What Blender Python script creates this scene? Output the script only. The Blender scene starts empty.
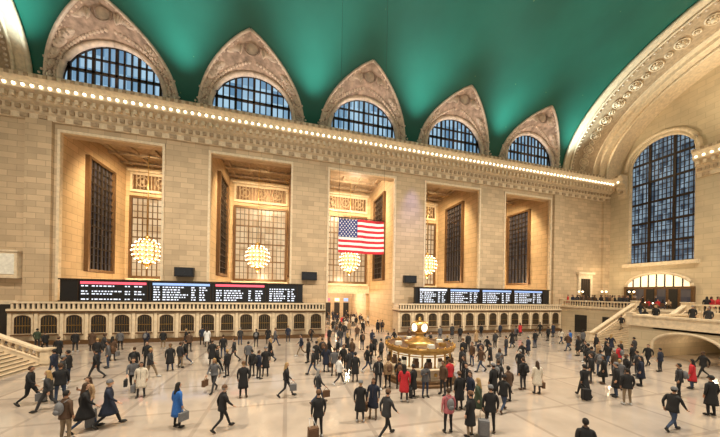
import bpy, bmesh, math, random
from mathutils import Vector, Matrix
from math import sin, cos, pi, radians, sqrt
R = random.Random(11)
COL = bpy.context.scene.collection
# ------------------------------------------------------------ materials
def new_mat(name):
    m = bpy.data.materials.new(name); m.use_nodes = True
    nt = m.node_tree
    return m, nt, nt.nodes['Principled BSDF']
def plain(name, col, rough=0.6, metal=0.0, noise=0.12, nscale=4.0, spec=0.5):
    m, nt, b = new_mat(name)
    b.inputs['Roughness'].default_value = rough
    b.inputs['Metallic'].default_value = metal
    b.inputs['Specular IOR Level'].default_value = spec
    tc = nt.nodes.new('ShaderNodeTexCoord'); n = nt.nodes.new('ShaderNodeTexNoise')
    n.inputs['Scale'].default_value = nscale; n.inputs['Detail'].default_value = 4
    nt.links.new(tc.outputs['Object'], n.inputs['Vector'])
    r = nt.nodes.new('ShaderNodeValToRGB')
    r.color_ramp.elements[0].position = 0.3; r.color_ramp.elements[1].position = 0.7
    r.color_ramp.elements[0].color = (*[c*(1-noise) for c in col], 1)
    r.color_ramp.elements[1].color = (*[min(1, c*(1+noise)) for c in col], 1)
    nt.links.new(n.outputs['Fac'], r.inputs['Fac']); nt.links.new(r.outputs['Color'], b.inputs['Base Color'])
    return m
def emis(name, col, strength):
    m, nt, b = new_mat(name)
    b.inputs['Base Color'].default_value = (*col, 1)
    b.inputs['Emission Color'].default_value = (*col, 1)
    b.inputs['Emission Strength'].default_value = strength
    return m
def stone(name, col, bw=1.7, rh=0.8, var=0.10, mortar=0.035, mort=0.72):
    m, nt, b = new_mat(name)
    b.inputs['Roughness'].default_value = 0.7
    tc = nt.nodes.new('ShaderNodeTexCoord'); sp = nt.nodes.new('ShaderNodeSeparateXYZ')
    nt.links.new(tc.outputs['Object'], sp.inputs[0])
    ad = nt.nodes.new('ShaderNodeMath'); ad.operation = 'ADD'
    nt.links.new(sp.outputs['X'], ad.inputs[0]); nt.links.new(sp.outputs['Y'], ad.inputs[1])
    cb = nt.nodes.new('ShaderNodeCombineXYZ')
    nt.links.new(ad.outputs[0], cb.inputs['X']); nt.links.new(sp.outputs['Z'], cb.inputs['Y'])
    br = nt.nodes.new('ShaderNodeTexBrick')
    nt.links.new(cb.outputs[0], br.inputs['Vector'])
    br.inputs['Scale'].default_value = 1; br.inputs['Brick Width'].default_value = bw
    br.inputs['Row Height'].default_value = rh; br.inputs['Mortar Size'].default_value = mortar
    br.inputs['Color1'].default_value = (*[c*(1-var) for c in col], 1)
    br.inputs['Color2'].default_value = (*[min(1, c*(1+var)) for c in col], 1)
    br.inputs['Mortar'].default_value = (*[c*mort for c in col], 1)
    n = nt.nodes.new('ShaderNodeTexNoise'); n.inputs['Scale'].default_value = 0.6; n.inputs['Detail'].default_value = 6
    nt.links.new(tc.outputs['Object'], n.inputs['Vector'])
    mx = nt.nodes.new('ShaderNodeMix'); mx.data_type = 'RGBA'; mx.blend_type = 'MULTIPLY'
    mx.inputs[0].default_value = 0.35
    nt.links.new(br.outputs['Color'], mx.inputs[6]); nt.links.new(n.outputs['Fac'], mx.inputs[7])
    nt.links.new(mx.outputs[2], b.inputs['Base Color'])
    return m
M = {}
M['pier'] = stone('botticino_block', (0.65, 0.49, 0.32), bw=1.5, rh=.62, var=.14, mortar=.03, mort=.76)
M['recess'] = stone('warm_block', (0.70, 0.50, 0.29), var=0.07)
M['east'] = stone('cream_block', (0.70, 0.57, 0.385), var=0.05, mort=0.85)
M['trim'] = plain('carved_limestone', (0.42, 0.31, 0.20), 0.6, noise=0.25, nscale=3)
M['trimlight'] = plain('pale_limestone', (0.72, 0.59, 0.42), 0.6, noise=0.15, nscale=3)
M['counter'] = plain('marble_counter', (0.62, 0.50, 0.355), 0.35, noise=0.15, nscale=2)
M['bronze'] = plain('dark_bronze', (0.045, 0.03, 0.02), 0.4, 0.5)
M['bronzewarm'] = plain('warm_bronze', (0.15, 0.08, 0.035), 0.45, 0.4)
M['gold'] = plain('polished_brass', (0.60, 0.38, 0.13), 0.3, 0.9)
M['black'] = plain('black_metal', (0.008, 0.009, 0.012), 0.35)
M['darkglass'] = plain('dark_glass', (0.012, 0.014, 0.02), 0.1)
M['bulb'] = emis('warm_bulb', (1.0, 0.84, 0.58), 4.5)
M['bulbc'] = emis('chandelier_bulb', (1.0, 0.86, 0.60), 3.0)
M['globe'] = emis('chandelier_core_glass', (1.0, 0.68, 0.34), 0.75)
M['clock'] = emis('opal_glass', (1.0, 0.93, 0.78), 1.3)
M['booth'] = emis('booth_interior_glow', (1.0, 0.86, 0.62), 0.75)
M['ledw'] = emis('led_white', (0.70, 0.80, 1.0), 0.7)
M['ledr'] = emis('led_red', (0.85, 0.10, 0.16), 0.9)
M['ledb'] = emis('led_blue', (0.25, 0.40, 0.8), 0.8)
M['stucco'] = plain('stucco_ornament_shaded', (0.43, 0.32, 0.245), 0.75, noise=0.45, nscale=1.6)  # base colour darkened to paint in the shadows between the ornaments
M['stuccol'] = plain('stucco_relief_lit', (0.74, 0.61, 0.49), 0.7, noise=0.2, nscale=2)  # raised ornament lightened in colour, as if catching the light
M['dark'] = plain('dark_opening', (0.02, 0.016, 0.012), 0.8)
M['red'] = plain('flag_red', (0.60, 0.02, 0.04), 0.8, noise=0.05)
M['white'] = plain('flag_white', (0.85, 0.85, 0.87), 0.8, noise=0.03)
M['blue'] = plain('flag_blue', (0.02, 0.035, 0.20), 0.8, noise=0.05)
M['wood'] = plain('dark_wood', (0.10, 0.05, 0.025), 0.5)
M['paper'] = plain('paper', (0.8, 0.78, 0.7), 0.8)
def glazing(name, c1, c2, strength, bw, rh, off=0.0):
    m, nt, b = new_mat(name)
    tc = nt.nodes.new('ShaderNodeTexCoord'); sp = nt.nodes.new('ShaderNodeSeparateXYZ')
    nt.links.new(tc.outputs['Object'], sp.inputs[0])
    ad = nt.nodes.new('ShaderNodeMath'); ad.operation = 'ADD'
    nt.links.new(sp.outputs['X'], ad.inputs[0]); nt.links.new(sp.outputs['Y'], ad.inputs[1])
    cb = nt.nodes.new('ShaderNodeCombineXYZ')
    nt.links.new(ad.outputs[0], cb.inputs['X']); nt.links.new(sp.outputs['Z'], cb.inputs['Y'])
    br = nt.nodes.new('ShaderNodeTexBrick'); br.offset = off
    nt.links.new(cb.outputs[0], br.inputs['Vector'])
    br.inputs['Scale'].default_value = 1; br.inputs['Brick Width'].default_value = bw
    br.inputs['Row Height'].default_value = rh; br.inputs['Mortar Size'].default_value = 0.0
    br.inputs['Color1'].default_value = (*c1, 1); br.inputs['Color2'].default_value = (*c2, 1)
    nt.links.new(br.outputs['Color'], b.inputs['Emission Color'])
    b.inputs['Base Color'].default_value = (0.02, 0.02, 0.03, 1)
    b.inputs['Emission Strength'].default_value = strength
    b.inputs['Roughness'].default_value = 0.3
    return m
M['skyglass'] = glazing('evening_sky_glass', (0.12, 0.26, 0.42), (0.45, 0.68, 0.85), 0.95, 0.72, 1.6)
M['eastglass'] = glazing('walkway_glass', (0.03, 0.06, 0.10), (0.32, 0.44, 0.54), 0.8, 0.5, 0.85)
M['warmglass'] = glazing('warm_lit_glass', (0.70, 0.44, 0.21), (0.95, 0.68, 0.38), 0.85, 1.0, 1.2)
M['sideglass'] = glazing('dim_glass', (0.03, 0.03, 0.035), (0.14, 0.10, 0.07), 0.6, 0.8, 1.0)
def floor_mat():
    m, nt, b = new_mat('tennessee_marble')
    tc = nt.nodes.new('ShaderNodeTexCoord')
    br = nt.nodes.new('ShaderNodeTexBrick'); br.offset = 0.0
    nt.links.new(tc.outputs['Object'], br.inputs['Vector'])
    br.inputs['Scale'].default_value = 1; br.inputs['Brick Width'].default_value = 3.65; br.inputs['Row Height'].default_value = 3.65
    br.inputs['Mortar Size'].default_value = 0.10; br.inputs['Mortar Smooth'].default_value = 0.2
    br.inputs['Color1'].default_value = (0.50, 0.42, 0.355, 1); br.inputs['Color2'].default_value = (0.57, 0.48, 0.41, 1)
    br.inputs['Mortar'].default_value = (0.42, 0.345, 0.29, 1)
    n = nt.nodes.new('ShaderNodeTexNoise'); n.inputs['Scale'].default_value = 0.7; n.inputs['Detail'].default_value = 9
    nt.links.new(tc.outputs['Object'], n.inputs['Vector'])
    mx = nt.nodes.new('ShaderNodeMix'); mx.data_type = 'RGBA'; mx.blend_type = 'MULTIPLY'; mx.inputs[0].default_value = 0.45
    nt.links.new(br.outputs['Color'], mx.inputs[6]); nt.links.new(n.outputs['Fac'], mx.inputs[7])
    nt.links.new(mx.outputs[2], b.inputs['Base Color'])
    b.inputs['Roughness'].default_value = 0.09; b.inputs['Specular IOR Level'].default_value = 0.8
    return m
M['floor'] = floor_mat()
def teal_mat():
    m, nt, b = new_mat('teal_zodiac_plaster')
    tc = nt.nodes.new('ShaderNodeTexCoord'); n = nt.nodes.new('ShaderNodeTexNoise'); n.inputs['Scale'].default_value = 0.12; n.inputs['Detail'].default_value = 5
    nt.links.new(tc.outputs['Object'], n.inputs['Vector'])
    r = nt.nodes.new('ShaderNodeValToRGB')
    r.color_ramp.elements[0].color = (0.007, 0.100, 0.070, 1); r.color_ramp.elements[1].color = (0.012, 0.138, 0.100, 1)
    r.color_ramp.elements[0].position = .35; r.color_ramp.elements[1].position = .65
    nt.links.new(n.outputs['Fac'], r.inputs['Fac'])
    v = nt.nodes.new('ShaderNodeTexVoronoi'); v.inputs['Scale'].default_value = 0.45
    nt.links.new(tc.outputs['Object'], v.inputs['Vector'])
    lt = nt.nodes.new('ShaderNodeMath'); lt.operation = 'LESS_THAN'; lt.inputs[1].default_value = 0.03
    nt.links.new(v.outputs['Distance'], lt.inputs[0])
    mx = nt.nodes.new('ShaderNodeMix'); mx.data_type = 'RGBA'
    nt.links.new(lt.outputs[0], mx.inputs[0]); nt.links.new(r.outputs['Color'], mx.inputs[6]); mx.inputs[7].default_value = (0.16, 0.26, 0.12, 1)
    nt.links.new(mx.outputs[2], b.inputs['Base Color']); b.inputs['Roughness'].default_value = 0.45
    return m
M['teal'] = teal_mat()
# ------------------------------------------------------------ mesh builder
class MB:
    def __init__(s): s.v = []; s.f = []; s.m = []; s.sm = []; s.mats = []
    def mi(s, k):
        if k not in s.mats: s.mats.append(k)
        return s.mats.index(k)
    def add(s, vs, fs, k, smooth=False):
        o = len(s.v); i = s.mi(k)
        s.v += [tuple(p) for p in vs]
        for f in fs: s.f.append(tuple(o+a for a in f)); s.m.append(i); s.sm.append(smooth)
    def box(s, x0, x1, y0, y1, z0, z1, k):
        vs = [(x0,y0,z0),(x1,y0,z0),(x1,y1,z0),(x0,y1,z0),(x0,y0,z1),(x1,y0,z1),(x1,y1,z1),(x0,y1,z1)]
        s.add(vs, [(0,3,2,1),(4,5,6,7),(0,1,5,4),(1,2,6,5),(2,3,7,6),(3,0,4,7)], k)
    def boxf(s, fr, u0, u1, d0, d1, z0, z1, k):
        o, U, N = fr
        vs = [o+U*u+N*d+Vector((0,0,z)) for z in (z0,z1) for (u,d) in ((u0,d0),(u1,d0),(u1,d1),(u0,d1))]
        s.add(vs, [(0,3,2,1),(4,5,6,7),(0,1,5,4),(1,2,6,5),(2,3,7,6),(3,0,4,7)], k)
    def sphere(s, c, r, k, seg=10, rings=6, sc=(1,1,1), rot=None):
        vs = [Vector((0,0,1))]
        for i in range(1, rings):
            a = pi*i/rings
            for j in range(seg): b = 2*pi*j/seg; vs.append(Vector((sin(a)*cos(b), sin(a)*sin(b), cos(a))))
        vs.append(Vector((0,0,-1)))
        out = []
        for p in vs:
            p = Vector((p.x*sc[0]*r, p.y*sc[1]*r, p.z*sc[2]*r))
            if rot is not None: p = rot @ p
            out.append(p+Vector(c))
        fs = [(0, 1+j, 1+(j+1)%seg) for j in range(seg)]
        for i in range(rings-2):
            for j in range(seg):
                a = 1+i*seg+j; b = 1+i*seg+(j+1)%seg
                fs.append((a, a+seg, b+seg, b))
        n = len(vs)-1; base = 1+(rings-2)*seg
        fs += [(base+j, n, base+(j+1)%seg) for j in range(seg)]
        s.add(out, fs, k, True)
    def lathe(s, prof, c, k, seg=16, smooth=True):
        vs = []; n = len(prof)
        for r, z in prof:
            for j in range(seg): b = 2*pi*j/seg; vs.append((c[0]+r*cos(b), c[1]+r*sin(b), c[2]+z))
        fs = []
        for i in range(n-1):
            for j in range(seg):
                a = i*seg+j; b = i*seg+(j+1)%seg
                fs.append((a, b, b+seg, a+seg))
        s.add(vs, fs, k, smooth)
    def tube(s, path, rad, k, seg=6, cap=True, smooth=True, closed=False):
        path = [Vector(p) for p in path]; n = len(path)
        if not hasattr(rad, '__len__'): rad = [rad]*n
        vs = []
        for i, p in enumerate(path):
            if closed: d = path[(i+1)%n]-path[i-1]
            else: d = path[min(i+1, n-1)]-path[max(i-1, 0)]
            if d.length < 1e-9: d = Vector((0,0,1))
            d.normalize()
            up = Vector((0,0,1)) if abs(d.z) < 0.9 else Vector((0,1,0))
            a = d.cross(up).normalized(); b = a.cross(d)
            for j in range(seg): t = 2*pi*j/seg; vs.append(p+a*cos(t)*rad[i]+b*sin(t)*rad[i])
        fs = []
        for i in range(n if closed else n-1):
            for j in range(seg):
                q = ((i+1) % n)*seg
                fs.append((i*seg+j, i*seg+(j+1)%seg, q+(j+1)%seg, q+j))
        if cap and not closed:
            fs.append(tuple(range(seg))); fs.append(tuple((n-1)*seg+j for j in range(seg)))
        s.add(vs, fs, k, smooth)
    def prism(s, p0, p1, n, prof, k):
        p0 = Vector(p0); p1 = Vector(p1); n = Vector(n); m = len(prof)
        vs = [p+n*o+Vector((0,0,z)) for p in (p0, p1) for (o, z) in prof]
        fs = [(i, (i+1)%m, m+(i+1)%m, m+i) for i in range(m)]+[tuple(range(m)), tuple(m+i for i in range(m))]
        s.add(vs, fs, k)
    def grid(s, rows, k, smooth=True):
        n = len(rows[0]); vs = [p for r in rows for p in r]
        fs = [(i*n+j, i*n+j+1, (i+1)*n+j+1, (i+1)*n+j) for i in range(len(rows)-1) for j in range(n-1)]
        s.add(vs, fs, k, smooth)
    def mesh(s, name):
        me = bpy.data.meshes.new(name); me.from_pydata(s.v, [], s.f)
        me.polygons.foreach_set('material_index', s.m); me.polygons.foreach_set('use_smooth', s.sm); me.update()
        return me
    def obj(s, name, loc=(0,0,0)):
        me = s.mesh(name)
        for k in s.mats: me.materials.append(M[k])
        bm = bmesh.new(); bm.from_mesh(me); bmesh.ops.recalc_face_normals(bm, faces=bm.faces); bm.to_mesh(me); bm.free()
        o = bpy.data.objects.new(name, me); COL.objects.link(o); o.location = loc
        return o
# ------------------------------------------------------------ dimensions
YN = 36.5; YS = -5.3; YC = 15.6; A = 20.9; B = 14.5; ZS = 27.0
CX = [-19.1, -4.5, 10.1, 24.7, 39.3]; XE = 58.0; XW = -38.0; XA = 46.6; XB = -26.4; YB = 49.0
f = MB(); f.box(XW-1, XE+1, YS-1, 62, -0.4, 0, 'floor'); f.obj('floor')
# ------------------------------------------------------------ north wall
w = MB()
xs = XW
for c in CX:
    w.box(xs, c-5.0, YN, YB+0.8, 0, 24.8, 'pier'); xs = c+5.0
w.box(xs, XE, YN, YB+0.8, 0, 24.8, 'pier')
w.box(XB-.2, CX[0]-5.3, YN-.4, YN, 0, 23.5, 'pier'); w.box(CX[4]+5.3, XA+.2, YN-.4, YN, 4.1, 23.5, 'pier')
w.box(XE-1.6, XE, YN-.4, YN, 4.1, 23.5, 'pier')
for c in CX:
    w.box(c-5.0, c+5.0, YN, YN+1.3, 22.6, 24.8, 'pier')
    w.box(c-5.0, c+5.0, YN+1.3, YB+0.8, 24.8, 25.4, 'trim')
    w.box(c-5.0, c-4.96, YN+.6, YB, 0, 24.8, 'recess'); w.box(c+4.96, c+5.0, YN+.6, YB, 0, 24.8, 'recess')
    if c == CX[2]:
        w.box(c-5.0, c+5.0, YB, YB+0.8, 5.6, 24.8, 'recess'); w.box(c-5.0, c-4.4, YB, YB+.8, 0, 5.6, 'recess'); w.box(c+4.4, c+5, YB, YB+.8, 0, 5.6, 'recess')
    else: w.box(c-5.0, c+5.0, YB, YB+0.8, 0, 24.8, 'recess')
    for i in range(4):
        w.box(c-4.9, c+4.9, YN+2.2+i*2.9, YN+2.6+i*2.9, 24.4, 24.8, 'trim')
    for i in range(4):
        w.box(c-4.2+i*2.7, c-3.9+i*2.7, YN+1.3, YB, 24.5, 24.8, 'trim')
    w.box(c-5.0, c-4.75, YN-0.12, YN+0.3, 4.4, 22.85, 'trimlight'); w.box(c+4.75, c+5.0, YN-0.12, YN+0.3, 4.4, 22.85, 'trimlight')
    w.box(c-5.0, c+5.0, YN-0.14, YN+0.3, 22.55, 22.85, 'trimlight')
w.box(XW, XE, YN+0.02, YN+1.3, 24.8, 27.35, 'pier')
w.obj('wall_north')
w = MB(); c = CX[2]
w.box(c-5.2, c-4.4, YB+0.8, 61, 0, 6.2, 'recess'); w.box(c+4.4, c+5.2, YB+.8, 61, 0, 6.2, 'recess')
w.box(c-5.2, c+5.2, 61, 61.4, 0, 6.2, 'recess'); w.box(c-5.2, c+5.2, YB+.8, 61, 5.9, 6.2, 'trim')
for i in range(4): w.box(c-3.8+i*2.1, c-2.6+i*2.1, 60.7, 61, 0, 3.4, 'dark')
for i in range(4): w.box(c-3.7+i*2.1, c-2.7+i*2.1, 60.8, 61, 3.7, 4.4, ('ledw','ledr','booth','ledb')[i])
w.obj('wall_corridor')
# ------------------------------------------------------------ cornice
PROF = [(0,23.5),(.22,23.5),(.22,24.1),(.42,24.25),(.42,24.9),(.75,25.1),(.75,25.7),(1.35,25.95),(1.35,26.6),(1.7,26.95),(1.7,27.35),(0,27.35)]
def cornice(mb, p0, p1, n):
    p0 = Vector(p0); p1 = Vector(p1); n = Vector(n); L = (p1-p0).length; U = (p1-p0)/L
    mb.prism(p0, p1, n, PROF, 'trimlight')
    fr = (p0, U, n)
    k = int(L/0.75)
    for i in range(k):
        u = (i+.5)*L/k
        mb.boxf(fr, u-.17, u+.17, .74, 1.15, 25.2, 25.7, 'trimlight')
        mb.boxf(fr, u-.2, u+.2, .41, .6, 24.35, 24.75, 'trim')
        mb.boxf(fr, u-.16, u+.16, 1.69, 1.8, 26.98, 27.3, 'trim')
    k = int(L/.72)
    for i in range(k):
        u = (i+.5)*L/k
        mb.sphere(p0+U*u+n*1.42+Vector((0,0,26.25)), .15, 'bulb', 6, 4)
    k = int(L/1.5)
    for i in range(k):
        u = (i+.5)*L/k
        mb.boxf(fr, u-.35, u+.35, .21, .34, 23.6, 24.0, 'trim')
mb = MB(); cornice(mb, (XW, YN, 0), (XE, YN, 0), (0,-1,0))
mb.obj('trim_1')
mb = MB()
for y0, y1 in ((33.5, YN-1.7), (19.8, 25.1), (6.1, 11.4), (YS, -2.3)):
    cornice(mb, (XE, y0, 0), (XE, y1, 0), (-1,0,0))
mb.obj('trim_2')
# ------------------------------------------------------------ vault
ZT = 35.4; PT = math.asin((ZT-ZS)/B)
def xb(z):
    t = (z-ZS)/(ZT-ZS)
    return 6.2*(max(0, 1-max(0,t)**2.6))**.85 if t < 1 else 0.0
phis = [PT*i/24 for i in range(25)]+[PT+(pi-PT)*i/44 for i in range(1, 45)]
v = MB()
for c in CX:
    rowsL = []; rowsR = []
    for p in phis:
        z = ZS+B*sin(p); y = YC+A*cos(p); h = xb(z) if p <= pi/2 else 0
        rowsL.append([(c-7.3+(7.3-h)*j/6, y, z) for j in range(7)])
        rowsR.append([(c+h+(7.3-h)*j/6, y, z) for j in range(7)])
    v.grid(rowsL, 'teal'); v.grid(rowsR, 'teal')
v.obj('ceiling')
def Apt(t):
    L1 = 0.95; L2 = 4.95*pi/2; s = t*(L1+L2)
    if s < L1: return Vector((4.95, YN, 27.3+s))
    a = (s-L1)/4.95
    return Vector((4.95*cos(a), YN, 28.25+4.95*sin(a)))
def Bpt(t):
    p = PT*t; z = ZS+B*sin(p)
    return Vector((xb(z), YC+A*cos(p), z))
def Spt(side, t, s):
    a = Apt(t); b = Bpt(t); q = a.lerp(b, s)
    q.z += 0.45*sin(pi*s)*t
    q.x += 0.25*sin(pi*s)*(1-t)
    return Vector((q.x*side, q.y, q.z))
for ci, c in enumerate(CX):
    mb = MB(); off = Vector((c,0,0))
    for side in (-1, 1):
        rows = [[Spt(side, i/24, j/6)+off for j in range(7)] for i in range(25)]
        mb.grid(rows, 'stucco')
        mb.tube([Vector((side*Bpt(i/24).x+c, Bpt(i/24).y, Bpt(i/24).z)) for i in range(25)], .17, 'stuccol', 6)
        path = [Vector((side*Apt(i/18).x+c, YN-.1, Apt(i/18).z)) for i in range(19)]
        mb.tube(path, .3, 'stuccol', 6)
        for i in range(1, 26):
            q = Spt(side, i/26, .25)+off
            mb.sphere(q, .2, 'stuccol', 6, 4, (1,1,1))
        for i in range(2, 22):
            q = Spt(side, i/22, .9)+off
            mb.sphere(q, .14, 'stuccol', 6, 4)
        for i, t in enumerate((.14,.27,.40,.53,.64)):
            q = Spt(side, t, .58)+off
            rr = .6+.07*i
            mb.sphere(q, rr, 'stuccol', 8, 6, (.4,.5,1), Matrix.Rotation(side*-(.2+t), 3, 'Y'))
            for kk in range(9):
                a = kk*.8+i; rad = .6*(1-kk/11)
                mb.sphere(q+Vector((cos(a)*rad*side, -.35, sin(a)*rad)), .13, 'stuccol', 6, 4)
        q0 = Spt(side, .9, .55)+off
        for kk in range(8):
            a = radians(5+kk*17)
            ln = 2.1-.1*kk
            cpt = q0+Vector((side*(.3+cos(a)*ln*.6), -.25-.06*kk, -0.5+sin(a)*ln*.55-.05*kk))
            mb.sphere(cpt, 1, 'stuccol', 6, 4, (ln*.5, .2, .15), Matrix.Rotation(-side*a*0.8, 3, 'Y'))
    q = Spt(1, 1, .5)+off
    mb.sphere(q+Vector((0,-.25,-.15)), .7, 'stuccol', 12, 8, (1,.6,1.1))
    mb.tube([q+Vector((.85*cos(a), -.45, -.15+.95*sin(a))) for a in [2*pi*i/16 for i in range(16)]], .12, 'stucco', 5, closed=True)
    mb.sphere(q+Vector((0,-.6,.75)), .3, 'stuccol', 8, 6)
    mb.sphere(q+Vector((0,-.95,.8)), .12, 'stuccol', 6, 4, (1,1.6,.8))
    mb.obj('lunette_surround')
    mb = MB()
    n = 24; pts = [Apt(i/n) for i in range(n+1)]
    poly = [Vector((p.x+c, YN+.45, p.z)) for p in pts]+[Vector((-p.x+c, YN+.45, p.z)) for p in reversed(pts[:-1])]
    mb.add(poly, [tuple(range(len(poly)))], 'skyglass')
    mb.tube([Vector((p.x, YN+.3, p.z)) for p in poly], .2, 'bronze', 6)
    for i in range(-6, 7):
        x = i*.72; hh = 28.25+sqrt(max(0, 4.95**2-x*x)) if abs(x) < 4.9 else 28.25
        wd = .15 if i % 3 else .28
        mb.box(c+x-wd/2, c+x+wd/2, YN+.2, YN+.4, 27.3, hh, 'bronze')
    for z, wd in ((28.4,.16),(29.9,.28),(31.4,.16)):
        hw = sqrt(max(0, 4.95**2-(z-28.25)**2)); mb.box(c-hw, c+hw, YN+.2, YN+.42, z-wd/2, z+wd/2, 'bronze')
    mb.grid([[Vector((p.x, YN, p.z)), Vector((p.x, YN+.5, p.z))] for p in poly], 'trim')
    mb.obj('window_%d' % (ci+1))
# ------------------------------------------------------------ recess windows, friezes, chandeliers
wn = 6
def rect_window(name, fr, w2, z0, z1, cols, rows, glass, bar='bronze', frame=.35, framemat='bronzewarm', thin=.05):
    mb = MB()
    mb.boxf(fr, -w2, w2, .02, .10, z0, z1, glass)
    mb.boxf(fr, -w2-frame, -w2, 0, .45, z0-frame, z1+frame, framemat); mb.boxf(fr, w2, w2+frame, 0, .45, z0-frame, z1+frame, framemat)
    mb.boxf(fr, -w2, w2, 0, .45, z1, z1+frame, framemat); mb.boxf(fr, -w2, w2, 0, .5, z0-frame, z0, framemat)
    for i in range(1, cols):
        u = -w2+2*w2*i/cols; h = .15 if i % 3 == 0 else thin
        mb.boxf(fr, u-h/2-.02, u+h/2+.02, .08, .3, z0, z1, bar)
    for i in range(1, rows):
        z = z0+(z1-z0)*i/rows; h = .15 if i % 3 == 0 else thin
        mb.boxf(fr, -w2, w2, .08, .28, z-h/2-.02, z+h/2+.02, bar)
    return mb.obj(name)
for i, c in enumerate(CX):
    fr = (Vector((c, YB, 0)), Vector((1,0,0)), Vector((0,-1,0)))
    rect_window('window_%d' % wn, fr, 3.95, 7.8, 19.7, 12, 12, 'warmglass', bar='bronzewarm', thin=.035); wn += 1
    for sgn in (-1, 1):
        fr = (Vector((c+4.96*sgn, 43.1, 0)), Vector((0,1,0)), Vector((-sgn,0,0)))
        rect_window('window_%d' % wn, fr, 2.3, 8.2, 21.8, 6, 15, 'sideglass'); wn += 1
    mb = MB()
    mb.box(c-4.3, c+4.3, YB-.25, YB, 20.7, 23.7, 'trimlight')
    mb.box(c-4.0, c+4.0, YB-.3, YB-.24, 21.1, 23.3, 'bronzewarm')
    for k in range(17):
        x = c-3.9+k*.4875
        mb.tube([(x, YB-.4, 21.1), (x, YB-.4, 21.6), (x, YB-.4, 22.2), (x, YB-.4, 22.8), (x, YB-.4, 23.3)], [.06,.12,.05,.12,.06], 'trim', 6)
    for k in range(3):
        xx = c-2.6+k*2.6
        mb.tube([(xx+.75*cos(a), YB-.5, 22.2+.75*sin(a)) for a in [2*pi*q/16 for q in range(16)]], .1, 'trim', 5, closed=True)
        mb.sphere((xx, YB-.45, 22.2), .3, 'trim', 8, 6, (1,.5,1))
    mb.box(c-4.5, c+4.5, YB-.6, YB, 23.7, 24.0, 'trimlight'); mb.box(c-4.5, c+4.5, YB-.7, YB, 7.0, 7.4, 'trimlight')
    mb.box(c-4.9, c+4.9, YB-.35, YB, 5.6, 7.0, 'trimlight')
    mb.obj('carved_frieze')
    # melon-shaped globe chandelier: glowing core, brass ribs and rings, rows of bare bulbs
    mb = MB(); y = 44.3; z = 11.0; RG = 1.75
    mb.tube([(c,y,24.8),(c,y,z+2)], .05, 'gold', 5)
    mb.lathe([(.05,2.4),(.3,2.2),(.55,2.0),(.35,1.85),(.8,1.6),(.7,1.5)], (c,y,z), 'gold', 14)
    mb.sphere((c,y,z), 1.5, 'globe', 18, 12, (1,1,1.02))
    for lat in (60, 40, 20, 0, -20, -40, -60):
        rr = RG*cos(radians(lat)); zz = RG*1.02*sin(radians(lat))
        mb.tube([(c+rr*.95*cos(a), y+rr*.95*sin(a), z+zz) for a in [2*pi*q/20 for q in range(20)]], .07, 'gold', 4, closed=True)
        n = max(5, int(rr*2*pi/.52))
        for q in range(n):
            a = 2*pi*(q+.5*(lat//20 % 2))/n; mb.sphere((c+rr*cos(a), y+rr*sin(a), z+zz+.1), .115, 'bulbc', 6, 4)
    for q in range(10):
        a = 2*pi*q/10
        mb.tube([(c+RG*.93*cos(radians(l))*cos(a), y+RG*.93*cos(radians(l))*sin(a), z+RG*.95*sin(radians(l))) for l in (80,60,40,20,0,-20,-40,-60,-85)], .06, 'gold', 4)
    mb.lathe([(.45,-1.65),(.5,-1.8),(.2,-1.95),(.22,-2.1),(.0,-2.3)], (c,y,z), 'gold', 10)
    mb.obj('chandelier')
# ------------------------------------------------------------ east and west end arches
def ell(a, b, p): return (YC+a*cos(p), ZS+b*sin(p))
def end_arch(x0, sg, name):
    mb = MB(); N = 72
    def ring(x, a, b): return [(x, *ell(a, b, pi*i/N)) for i in range(N+1)]
    secs = [(0,20.9,14.5),(0,20.5,14.1),(1.0,20.45,14.05),(1.0,20.25,13.85),(6.0,20.0,13.6),(6.0,20.2,13.8),(7.0,20.1,13.7),(7.0,19.6,13.2),(8.2,19.5,13.1),(8.2,19.1,12.7),(abs(XE-XA) ,19.1,12.7)]
    rows = [ring(x0+sg*x, a, b) for x, a, b in secs]
    for i in range(len(rows)-1): mb.grid([rows[i], rows[i+1]], 'trimlight' if i not in (3,) else 'trim', False)
    for x, a, b, r in ((0,20.7,14.3,.28),(1.0,20.3,13.9,.16),(6.0,20.0,13.6,.16),(8.2,19.2,12.8,.2)):
        mb.tube([(x0+sg*x, *ell(a, b, pi*i/N)) for i in range(N+1)], r, 'trimlight', 6)
    K = 44
    for i in range(K):
        p = pi*(i+.5)/K; y, z = ell(20.1, 13.7, p); x = x0+sg*3.5
        nrm = Vector((0, -cos(p)*B, -sin(p)*A)).normalized(); tg = Vector((0, -nrm.z, nrm.y)); ax = Vector((1,0,0))
        o = Vector((x, y, z))
        big = i % 2 == 0; rr = 1.0 if big else .5
        mb.tube([o+ax*cos(a)*rr+tg*sin(a)*rr*.62+nrm*.05 for a in [2*pi*q/14 for q in range(14)]], .1, 'trimlight', 4, closed=True)
        mb.sphere(o+nrm*.1, .25*rr+.08, 'trimlight', 6, 4)
        if big:
            for q in range(8):
                a = 2*pi*q/8; mb.sphere(o+ax*cos(a)*.55+tg*sin(a)*.36+nrm*.06, .16, 'trimlight', 5, 4)
        for dx in (-2.1, 2.1):
            for e in (-.25,.25):
                y2, z2 = ell(20.2, 13.8, p+e*pi/K); mb.sphere((x+dx, y2, z2), .16, 'stuccol', 5, 3)
    return mb.obj(name)
end_arch(XA, 1, 'end_arch'); end_arch(XB, -1, 'end_arch')
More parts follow.
